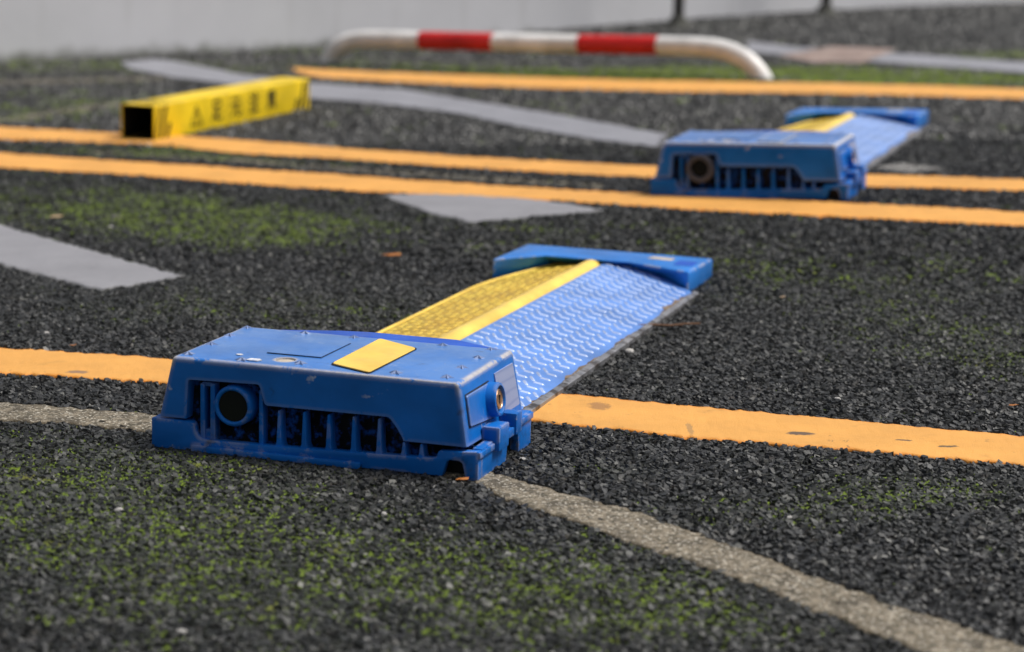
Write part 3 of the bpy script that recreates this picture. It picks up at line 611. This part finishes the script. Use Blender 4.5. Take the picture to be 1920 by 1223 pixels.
# ------------------------------------------------------------------ the flap lock
H = 0.127; HB = 0.0405; W = 0.46; D = 0.2185
def plate_h(u): return .0355+(u-.19)/(.40-.19)*(.0065-.0355)       # height of the blue tread plate
def yel_h(u): return .006+(u-.0)/(.145)*(.030-.006)
STARS = [(.0422, .153), (.0449, .0896), (.0456, .0180), (.0419, .2120), (.125, .0125), (.2033, .0247), (.2032, .2110), (.130, .2110), (.4022, .2120), (.4046, .154), (.405, .0872), (.4072, .0238), (.3382, .0208), (.333, .2120)]
def make_lock(loc, rz, label, tilt=(0, 0), metal_ring=False, reflector=True, far=False):
    t = thing('flap_lock', label, 'parking lock', loc, rz, 'blue flap locks in the parking bays', tilt)
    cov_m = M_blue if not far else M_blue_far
    # base tray: front wall with a low sill, side walls with arches, back wall, floor
    fw = [(0, 0), (0, .040), (.058, .0395)] + [(.062, .0360), (.0645, .026), (.0700, .0185), (.082, .0170), (.165, .0180), (.30, .0215), (.398, .0245), (.403, .0265), (.406, .0345), (.418, .0352), (W, .0385), (W, 0), (.4435, 0), (.4385, .021), (.434, .0242), (.421, .0242), (.4165, .021), (.411, 0.002)]
    bm = bmesh.new(); add_prism(bm, fw, 0, .014, 1, bev=.0014, seg=2)
    sw = [(.0142, 0), (.0142, .0395), (.060, .0400), (.0605, .0435), (D, .0470), (D, 0.000), (.166, 0.0), (.162, .024), (.155, .030), (.126, .030), (.118, .024), (.114, 0.0)]
    add_prism(bm, sw, W-.013, W, 0, bev=.0014, seg=2)
    add_prism(bm, [(.0142, 0), (.0142, .0400), (D, .0450), (D, 0)], 0, .013, 0, bev=.0014)
    add_hexa(bm, *box(.0132, W-.0132, D-.013, D, 0, .044))
    add_hexa(bm, *box(.060, .300, -.0055, -.0001, .0005, .0095), bev=.0015)
    from_bm('base_tray', bm, M_blue_base, t, .7)
    bm = bmesh.new(); add_hexa(bm, *box(.0135, W-.0135, .0246, D-.0135, 0.001, .035)); from_bm('inner_shade_block', bm, M_black, t)  # black filler added so the notch shows painted shade behind it
    # small lip on the right wall
    for bx_ in (box(W-.0008, W+.003, .000, .058, .0295, .0375), box(W-.0008, W+.003, .158, D, .037, .0455)):
        bm = bmesh.new(); add_hexa(bm, *bx_, bev=.001); from_bm('side_ledge', bm, M_blue_base, t, .7)
    # cover
    bm = bmesh.new()
    lo = [(.0095, .003, .0425), (.4435, .003, .0425), (.4490, .2175, .0425), (.006, .2175, .0425)]
    hi = [(.0310, -.001, H-.001), (.4325, -.001, H-.001), (.4300, .2235, H), (.0320, .2235, H)]
    add_hexa(bm, lo, hi)
    top_es = [e for e in bm.edges if all(v.co.z > .1 for v in e.verts)]; ver_es = [e for e in bm.edges if abs(e.verts[0].co.z-e.verts[1].co.z) > .05]
    bmesh.ops.bevel(bm, geom=top_es+ver_es, offset=.0065, segments=4, profile=0.6, affect='EDGES')
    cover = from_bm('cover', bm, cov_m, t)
    cut = [(.0485, .030), (.0535, .0965), (.1560, .0990), (.1635, .0715), (.3370, .0725), (.3480, .0590), (.3560, .0460), (.3600, .030)]
    bm = bmesh.new(); add_prism(bm, round_poly(cut, .004, 3), -.02, .030, 1); c1 = from_bm('cut', bm, None, t)
    bm = bmesh.new(); add_lathe(bm, [(0, H-.006), (.0135, H-.006), (.0135, H+.01), (0, H+.01)], (.176, .0400, 0), (0, 0, 1), 28); c2 = from_bm('cut', bm, None, t)
    bm = bmesh.new(); add_lathe(bm, [(0, -.012), (.022, -.012), (.034, .02), (0, .02)], (W-.0115, .117, .078), (1, 0, 0), 32); c3 = from_bm('cut', bm, None, t)
    cu = [c1, c2]
    bpy.data.objects.remove(c3)
    boolean_cut(cover, cu)
    # recess panel behind the grille
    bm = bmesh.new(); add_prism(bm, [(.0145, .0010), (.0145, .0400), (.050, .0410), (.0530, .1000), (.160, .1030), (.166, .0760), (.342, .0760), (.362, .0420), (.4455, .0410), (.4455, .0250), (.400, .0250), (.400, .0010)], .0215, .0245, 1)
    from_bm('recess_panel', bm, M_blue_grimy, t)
    for u0, u1, wt in ((.0690, .0745, .0915), (.0835, .0895, .0925), (.1535, .1585, .0900)):
        bm = bmesh.new(); add_prism(bm, round_poly([(u0, .0165), (u1+.001, .0165), (u1, wt), (u0, wt)], .001), .0055, .0215, 1, bev=.0008); from_bm('panel_bar', bm, M_blue_rib, t, .7)
    bm = bmesh.new(); add_prism(bm, round_poly([(.0700, .0880), (.0895, .0880), (.0895, .0930), (.0700, .0930)], .0015), .0095, .0213, 1); from_bm('slot_frame', bm, M_blue_rib, t, .7); bm = bmesh.new(); add_prism(bm, [(.070, .0170), (.0895, .0170), (.0880, .0300), (.0745, .0300)], .0090, .0213, 1); from_bm('slot_frame', bm, M_blue_rib, t, .7)
    for u, wt, wd_ in ((.1827, .0655, 1), (.2181, .0668, 1), (.2525, .0665, 1), (.2875, .0672, 1), (.3229, .0680, 1), (.3571, .0400, .8), (.3812, .0400, .8)):
        b0 = .0175+(u-.16)*.028
        pts = [(u-.0065*wd_, b0-.004), (u+.0065*wd_, b0-.004), (u+.0034*wd_, b0+.005), (u+.0015, wt-.001), (u+.0008, wt+.0005), (u-.0008, wt+.0005), (u-.0015, wt-.001), (u-.0034*wd_, b0+.005)]
        bm = bmesh.new(); add_prism(bm, pts, .0032, .0213, 1, bev=.0006, seg=1); from_bm('grille_rib', bm, M_blue_rib, t, .7)
    # sensor ring
    uc, wc = .118, .0660
    bm = bmesh.new(); g_ = 1.2 if metal_ring else 1.0
    add_lathe(bm, [(r_*(g_ if r_ > .022 else 1), h_-(.006 if metal_ring and h_ < .01 else 0)) for r_, h_ in [(.0208, .0200), (.0208, .0020), (.0213, -.0002), (.0228, -.0016), (.0248, -.0014), (.0264, .0002), (.0274, .0030), (.0278, .0212)]], (uc, 0, wc), (0, 1, 0), 44)
    ring = from_bm('sensor_ring', bm, M_grey_ring if metal_ring else M_blue_rib, t, .9)
    bm = bmesh.new(); add_lathe(bm, [(0, .0014), (.012, .0016), (.0206, .0020), (.0206, .0195)], (uc, 0, wc), (0, 1, 0), 36); from_bm('sensor_lens', bm, M_lens, ring, .6)
    # star studs on the lid
    for (u, v) in STARS:
        bm = bmesh.new(); a0 = random.uniform(0, 1.2); c = bm.verts.new((u, v, H+.0036)); vs_ = []
        for k in range(10):
            r = (.0104 if k % 2 == 0 else .0036); a = a0+k*math.pi/5
            vs_.append(bm.verts.new((u+r*math.cos(a), v+r*math.sin(a), H-.0006)))
        for k in range(10): bm.faces.new((vs_[k], vs_[(k+1) % 10], c))
        from_bm('star_stud', bm, M_star, t)
    # hatch plate with dirty seam
    hp = [(.138, .0680), (.214, .0680), (.214, .1700), (.138, .1700)]
    bm = bmesh.new(); add_prism(bm, [(p[0]+(-.0011 if p[0] < .17 else .0011), p[1]+(-.0011 if p[1] < .1 else .0011)) for p in hp], H-.001, H+.0003, 2); from_bm('hatch_seam', bm, M_seam, t)
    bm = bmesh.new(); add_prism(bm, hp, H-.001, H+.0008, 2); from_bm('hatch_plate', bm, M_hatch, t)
    bm = bmesh.new(); add_lathe(bm, [(0, H-.0030), (.010, H-.0025), (.0134, H-.0035), (.0134, H-.006)], (.176, .0400, 0), (0, 0, 1), 24); from_bm('plugged_hole', bm, M_filler, t, .5)
    # pale scuffs of bare undercoat on the lid
    for (u, v, ru, rv) in ((.1085, .0420, .0050, .0045), (.1390, .0200, .0110, .0075)):
        bm = bmesh.new(); pts = [(u+ru*(.7+.5*random.random())*math.cos(k*math.pi/7), v+rv*(.7+.5*random.random())*math.sin(k*math.pi/7)) for k in range(14)]
        add_prism(bm, pts, H-.0005, H+.0004, 2); from_bm('bare_patch', bm, M_scuff, t)
    rp = [(.2430, .0360), (.2400, .2150), (.3090, .1740), (.3075, .0040)]
    def grow(P_, k):
        cx_ = sum(p[0] for p in P_)/4; cy_ = sum(p[1] for p in P_)/4
        return [(p[0]+k*(1 if p[0] > cx_ else -1), p[1]+k*(1 if p[1] > cy_ else -1)*1.4) for p in P_]
    bm = bmesh.new(); add_prism(bm, round_poly(grow(rp, .0016), .008, 4), H-.001, H+.0005, 2); from_bm('panel_seam', bm, M_seam, t)
    bm = bmesh.new(); add_prism(bm, round_poly(rp, .008, 4), H-.001, H+.0016, 2, bev=.0005, seg=1); from_bm('reflector_panel' if reflector else 'lid_panel', bm, M_reflector if reflector else cov_m, t)
    # hinge cover sloping down behind the lid
    hi_ = [(.060, .2175, H-.0012), (.165, .2600, H-.0018), (.205, .2690, H-.0022), (.335, .2690, H-.0022), (.428, .2200, H-.0015)]
    lo_ = [(.060, .2190, .046), (.155, .2800, .046), (.200, .2900, .046), (.350, .2900, .046), (.440, .2190, .046)]
    bm = bmesh.new(); add_hexa(bm, lo_, hi_, bev=.003); from_bm('hinge_cover', bm, M_bluehinge, t, .6)
    # lock plate, lock boss and catch blocks on the right side (tapered wall: u falls as w rises)
    def su(v, w): return .4435+(.4325-.4435)*(w-.0425)/(.0845) + (v/.22)*(.0045*(1-(w-.0425)/.0845)-.002*(w-.0425)/.0845)
    def side_slab(pts, t0, t1, bev=0, rr=0):
        bm = bmesh.new(); P2 = round_poly(pts, rr, 3) if rr else pts
        add_hexa(bm, [(su(*p)+t0, p[0], p[1]) for p in P2], [(su(*p)+t1, p[0], p[1]) for p in P2], bev=bev, seg=1); return bm
    lp = [(.0180, .0660), (.0160, .1060), (.1060, .1060), (.1060, .0600)]
    from_bm('lock_seam', side_slab([(.0165, .0642), (.0145, .1078), (.1078, .1078), (.1078, .0582)], -.001, .0005), M_seam, t)
    from_bm('lock_plate', side_slab(lp, -.001, .0026, .0006, .003), cov_m, t, .6)
    from_bm('reflective_tape', side_slab([(.1390, .0560), (.1330, .1120), (.2100, .1120), (.2110, .0560)], -.001, .0007), M_sticker, t)
    ax = Vector((1, 0, .12)).normalized(); oc = (su(.100, .084)-.004, .104, .083)
    bm = bmesh.new(); add_lathe(bm, [(.0235, 0), (.0225, .0165), (.0215, .0188), (.0185, .0195), (.0168, .0175), (.0160, .0120), (0, .0120)], oc, ax, 36); boss = from_bm('lock_boss', bm, M_blue_rib, t, .7)
    bm = bmesh.new(); add_lathe(bm, [(.0140, .0125), (.0140, .0165), (.0125, .0178), (.0112, .0165), (.0105, .0172), (0, .0176)], oc, ax, 32); key = from_bm('key_cylinder', bm, M_brass, boss, .5)
    bm = bmesh.new(); kc = Vector(oc)+ax*.0179; lo8 = [(kc.x-.0012, kc.y+a*.0014, kc.z+b*.0060) for a, b in ((-1, -1), (1, -1), (1, 1), (-1, 1))]; add_hexa(bm, lo8, [(p[0]+.0016, p[1], p[2]) for p in lo8]); o = from_bm('keyhole', bm, M_black, boss)
    for v0, v1, w0, w1 in ((.058, .098, .0260, .0580), (.128, .152, .0330, .0620)):
        bm = bmesh.new(); add_hexa(bm, *box(W-.016, W+.0085, v0, v1, w0, w1), bev=.0018); from_bm('catch_block', bm, M_blue_base, t, .7)
    bm = bmesh.new(); add_hexa(bm, *box(W-.012, W+.006, .0982, .1278, .0330, .0440), bev=.001); from_bm('catch_floor', bm, M_blue_base, t, .7)
    # ---- flap: base pan, tread plate, ridge tube, dimpled yellow plate
    bm = bmesh.new(); add_prism(bm, [(.006, .235), (.404, .235), (.385, 1.40), (.20, 1.56), (.09, 1.56), (.02, 1.40)], .0008, .0050, 2); from_bm('base_pan', bm, M_seam, t)
    U0, U1 = .1915, .4000
    outl = [(U0, .225), (U1, .225), (.3850, 1.405), (.30, 1.485), (.2050, 1.575), (U0, 1.58)]
    bm = bmesh.new(); a = [bm.verts.new((p[0], p[1], plate_h(p[0]))) for p in outl]; b = [bm.verts.new((p[0], p[1], plate_h(p[0])-.003)) for p in outl]
    bm.faces.new(a); bm.faces.new(b[::-1])
    for i in range(len(a)): bm.faces.new((a[i], a[(i+1) % len(a)], b[(i+1) % len(a)], b[i]))
    from_bm('tread_plate', bm, M_blue_plate if not far else M_blue_plate, t)
    V, F = [], []
    slope = (plate_h(.4)-plate_h(.19))/.21
    for k in range(12):
        for j in range(42):
            u = .2050+k*.0163; v = .245+j*.0325+(k//2)*.0135 % .0325
            lim = 1.585-(u-.20)*.95-.02
            umax = U1-.004-(v-.225)*.0127
            if v > lim or u > umax-.008: continue
            d = Vector((.0096, -.0014)) if k % 2 == 0 else Vector((.0070, -.0125))
            n2 = Vector((-d.y, d.x)).normalized()*.0030; d1 = d*.74
            base = len(V)
            for q in (-d, -d1+n2, d1+n2, d, d1-n2, -d1-n2): V.append((u+q.x, v+q.y, plate_h(u+q.x)-.0002))
            for q in (-d*.6, d*.6): V.append((u+q.x, v+q.y, plate_h(u+q.x)+.0019))
            F += [(base, base+5, base+6), (base+5, base+4, base+7, base+6), (base+4, base+3, base+7), (base+3, base+2, base+7), (base+2, base+1, base+6, base+7), (base+1, base, base+6)]
    me = bpy.data.meshes.new('tread_bars'); me.from_pydata(V, [], F); link('tread_bars', me, M_tread, t, kind='stuff', smooth=False)
    # steel side rail and chipped edge
    bm = bmesh.new(); add_hexa(bm, [(.4005, .226, 0.0005), (.4120, .226, 0.0005), (.3960, 1.41, 0.0005), (.3860, 1.41, .0005)], [(.4005, .226, .0105), (.4120, .226, .0085), (.3960, 1.41, .0085), (.3860, 1.41, .0105)], bev=.0008); from_bm('side_rail', bm, M_steel, t)
    for (v0, v1, wmax) in ((.30, .52, .012), (.55, .80, .016), (.86, 1.02, .013), (1.16, 1.38, .020)):
        n = 22; e = [(U1-(v-.225)*.0127) for v in np.linspace(v0, v1, n)]; vv = np.linspace(v0, v1, n)
        ins = [.6*wmax*math.sin(math.pi*i/(n-1))*(.35+.9*random.random()) for i in range(n)]
        bm = bmesh.new(); a = [bm.verts.new((e[i]-.0003, vv[i], plate_h(e[i])+.0004)) for i in range(n)]; b = [bm.verts.new((e[i]-ins[i]-.0005, vv[i], plate_h(e[i]-ins[i])+.0004)) for i in range(n)]
        for i in range(n-1): bm.faces.new((a[i], a[i+1], b[i+1], b[i]))
        ret = bmesh.ops.extrude_face_region(bm, geom=bm.faces[:]); bmesh.ops.translate(bm, verts=[v_ for v_ in ret['geom'] if isinstance(v_, bmesh.types.BMVert)], vec=(0, 0, -.0006))
        from_bm('chipped_edge', bm, M_rust_edge, t)
    # ridge tube
    bm = bmesh.new(); add_tube(bm, [(.1690, .24+i*.0646, .0215) for i in range(21)], .0205, 24); add_lathe(bm, [(.0205, 0), (.0185, .008), (.011, .014), (0, .016)], (.1690, 1.532, .0215), (0, 1, 0), 24); from_bm('ridge_tube', bm, M_yel_ridge, t, .6)
    # yellow plate
    def left_edge(v): return .0 if v < 1.28 else .0+.13*((v-1.28)/.30)**1.8
    NV = 60; bm = bmesh.new(); rows = []
    for i in range(NV+1):
        v = .225+(1.575-.225)*i/NV; l = left_edge(v); row = []
        for f_ in (0, .04, .5, 1): 
            u = l+(.1445-l)*f_; row.append(bm.verts.new((u, v, yel_h(u)+(-.002 if f_ == 0 else 0))))
        rows.append(row)
    for a, b in zip(rows, rows[1:]):
        for k in range(3): bm.faces.new((a[k], a[k+1], b[k+1], b[k]))
    bmesh.ops.solidify(bm, geom=bm.faces[:], thickness=.002)
    from_bm('yellow_plate', bm, M_yel, t, .6)
    bm = bmesh.new(); add_tube(bm, [(left_edge(v)+.001, v, yel_h(left_edge(v))) for v in np.linspace(.225, 1.56, 50)], .0028, 8); from_bm('plate_rim', bm, M_yel_ridge, t, .9)
    V, F, V2, F2 = [], [], [], []
    for j in range(50):
        for k in range(6):
            u = .0165+k*.0222+(.0 if j % 2 else .004); v = .245+j*.0262+(k % 2)*.0131
            if v > 1.56 or u < left_edge(v)+.010 or u > .137: continue
            z = yel_h(u); bs = len(V); n = 8
            for r, hh in ((.0062, -.0002), (.0046, .0009), (.0034, .0006)):
                for q in range(n): V.append((u+r*math.cos(q*math.pi/4), v+r*math.sin(q*math.pi/4), yel_h(u+r*math.cos(q*math.pi/4))+hh))
            for ri in range(2):
                for q in range(n): F.append((bs+ri*n+q, bs+ri*n+(q+1) % n, bs+(ri+1)*n+(q+1) % n, bs+(ri+1)*n+q))
            b2 = len(V2)
            for q in range(n): V2.append((u+.0028*math.cos(q*math.pi/4), v+.0028*math.sin(q*math.pi/4), z+.0005))
            F2.append(tuple(b2+q for q in range(n)))
    me = bpy.data.meshes.new('grip_dimples'); me.from_pydata(V, [], F); link('grip_dimples', me, M_yel, t, smooth=True, kind='stuff')
    me = bpy.data.meshes.new('dimple_holes'); me.from_pydata(V2, [], F2); link('dimple_holes', me, M_yel_dark, t, kind='stuff')
    for v0 in (.42, .72, 1.02, 1.34):
        bm = bmesh.new(); add_hexa(bm, *box(.1420, .1500, v0, v0+.03, .0240, .0312), bev=.001); from_bm('weld_tab', bm, M_yel_ridge, t)
    # ---- end block
    eh = .0425
    top = [(.000, 1.404), (.075, 1.480), (.245, 1.478), (.372, 1.424), (.3765, 1.592), (.004, 1.602)]
    low = [(.000, 1.404), (.050, 1.470), (.230, 1.572), (.370, 1.424), (.3765, 1.592), (.004, 1.602)]
    low = [(.000, 1.404), (.072, 1.550), (.205, 1.583), (.371, 1.424), (.3765, 1.592), (.004, 1.602)]
    bm = bmesh.new(); add_hexa(bm, [(p[0], p[1], 0.0006) for p in low], [(p[0], p[1], eh) for p in top], bev=.004, seg=3)
    blk = from_bm('end_block', bm, M_blue_pale, t, .6)
    bm = bmesh.new(); add_prism(bm, [(.078, 1.40), (.205, 1.40), (.205, 1.575), (.078, 1.575)], -.01, .0290, 2); boolean_cut(blk, [from_bm('cut', bm, None, t)])
    bm = bmesh.new(); add_prism(bm, [(.080, 1.566), (.203, 1.566), (.203, 1.573), (.080, 1.573)], .0008, .0270, 2); from_bm('end_cavity_shade', bm, M_black, t)  # black slab added in the cavity, painting the shade of the gap
    bm = bmesh.new(); add_hexa(bm, *box(.3695, .3795, 1.49, 1.535, .004, eh+.003), bev=.002); o = from_bm('cut', bm, None, t); bpy.data.objects.remove(o)
    bm = bmesh.new(); add_prism(bm, round_poly([(.325, 1.488), (.362, 1.486), (.362, 1.535), (.325, 1.54)], .006), eh-.0005, eh+.0006, 2); from_bm('bolt_recess', bm, M_bluehinge, t)
    bm = bmesh.new(); add_prism(bm, round_poly([(.262, 1.535), (.31, 1.53), (.312, 1.56), (.266, 1.562)], .004), eh-.0005, eh+.0005, 2); from_bm('bare_patch', bm, M_filler, t)
    return t
M_hatch = paint_mat('hatch_blue_paint', BLUE, 0.42, grime=0.4, coat=1.0, coat_ior=1.32, scratch=0.9, worn_sheen_top=.1235, grime_lo=0.62)
M_star = paint_mat('star_stud_paint', (0.20, 0.27, 0.46), 0.35, grime=0.2)
M_blue_far = paint_mat('blue_paint_heavily_chipped', (0.003, 0.15, 0.57), 0.38, wear=1.0, chip=(0.58, 0.57, 0.58), grime=0.5, coat=1.0, coat_ior=1.32, scratch=0.9, wear_lo=0.34, edge_r=0.012, zwear=.112, worn_sheen_top=.1235, grime_lo=0.62)
TH = -0.3168
make_lock((-.4761, 3.137, .0015), TH, 'near blue flap lock with a yellow panel and a brass key cylinder', )
make_lock((.313, 5.557, .0195), -.328, 'far blue flap lock with a grey metal sensor ring and a chipped whitish lid edge', tilt=(.011, -.043), metal_ring=True, reflector=False, far=True)

# ------------------------------------------------------------------ small litter
M_peb = paint_mat('pale_pebble', (0.40, 0.385, 0.37), 0.7, grime=0.3, grime_col=(0.2, 0.18, 0.15), scale=5)
M_leaf = paint_mat('orange_leaf', (0.36, 0.13, 0.03), 0.6, grime=0.4, grime_col=(0.12, 0.05, 0.02), scale=5)
M_tan = paint_mat('tan_litter', (0.42, 0.30, 0.19), 0.7, grime=0.3, scale=5)
M_twig = paint_mat('twig_bark', (0.16, 0.085, 0.05), 0.8, grime=0.4, scale=5)
PEB = [(-.467, 2.813, .0065, 'white pebble on the mossy asphalt below the left end of the near flap lock'),
       (-.759, 3.877, .006, 'white pebble just behind the left stretch of the near orange line'),
       (-.858, 5.096, .008, 'white pebble lying in the moss behind the left grey patch'),
       (.190, 3.830, .010, 'largest whitish pebble beside the steel edge of the near tread plate'),
       (.486, 3.519, .006, 'white pebble on the asphalt just behind the right stretch of the near orange line'),
       (.018, 3.111, .0055, 'white chip of stone at the right foot of the near flap lock'),
       (-.329, 2.361, .006, 'white pebble close to the bottom edge of the picture, left of centre'),
       (-.149, 2.826, .005, 'small white pebble in front of the right half of the near flap lock'),
       (.343, 2.851, .005, 'small pebble between the near orange line and the worn strip'),
       (-.817, 6.879, .006, 'tiny white fleck in front of the yellow tube')]
for x, y, r, lab in PEB:
    bm = bmesh.new(); bmesh.ops.create_icosphere(bm, subdivisions=2, radius=1)
    for v in bm.verts: v.co = Vector((v.co.x*r*.95, v.co.y*r*.72, v.co.z*r*.5))*(1+.28*(random.random()-.5))
    o = from_bm('pebble', bm, M_peb, None, label=lab, category='pebble', group='pale pebbles on the asphalt'); o.location = (x, y, float(gz(x, y))+r*.35+.001); o.rotation_euler = (0, 0, random.uniform(0, 6))
bm = bmesh.new(); add_tube(bm, [(-.05, -.01, 0), (-.02, -.004, .003), (.0, .002, .004), (.035, .004, .003), (.058, .012, .005), (.085, .022, .004)], lambda k: .0026-.001*k, 8)
add_tube(bm, [(.035, .004, .003), (.052, -.006, .006)], .0011, 6)
o = from_bm('twig', bm, M_twig, None, .8, label='thin brown twig lying beside the steel edge of the near tread plate', category='twig'); o.location = (.235, 4.03, .006)
LEAF = [(-.058, 2.985, M_leaf, .012, 'orange leaf fragment under the front right corner of the near flap lock'),
        (.742, 3.489, M_leaf, .008, 'orange leaf fragment near the right edge behind the near orange line'),
        (-.24, 4.723, M_leaf, .020, 'reddish leaf strip on the asphalt left of the near yellow flap'),
        (-.997, 5.236, M_tan, .018, 'pale tan leaf lying in the moss behind the left grey patch'),
        (.489, 4.330, M_tan, .009, 'upright tan leaf scrap on the open asphalt right of the near end block'),
        (-.695, 3.767, M_leaf, .007, 'tiny orange leaf touching the back edge of the left orange line')]
for x, y, mt, r, lab in LEAF:
    bm = bmesh.new(); n = 10; c = bm.verts.new((0, 0, r*.25)); vs_ = []
    for k in range(n):
        a = k*2*math.pi/n; rr = r*(.75+.5*random.random()); vs_.append(bm.verts.new((rr*math.cos(a), rr*.38*math.sin(a), .001+r*.18*random.random())))
    for k in range(n): bm.faces.new((vs_[k], vs_[(k+1) % n], c))
    ret = bmesh.ops.extrude_face_region(bm, geom=bm.faces[:]); bmesh.ops.translate(bm, verts=[v_ for v_ in ret['geom'] if isinstance(v_, bmesh.types.BMVert)], vec=(0, 0, -.0005))
    o = from_bm('leaf', bm, mt, None, label=lab, category='leaf'); o.location = (x, y, float(gz(x, y))+.0055); o.rotation_euler = (0, 0, random.uniform(.2, 1.1))
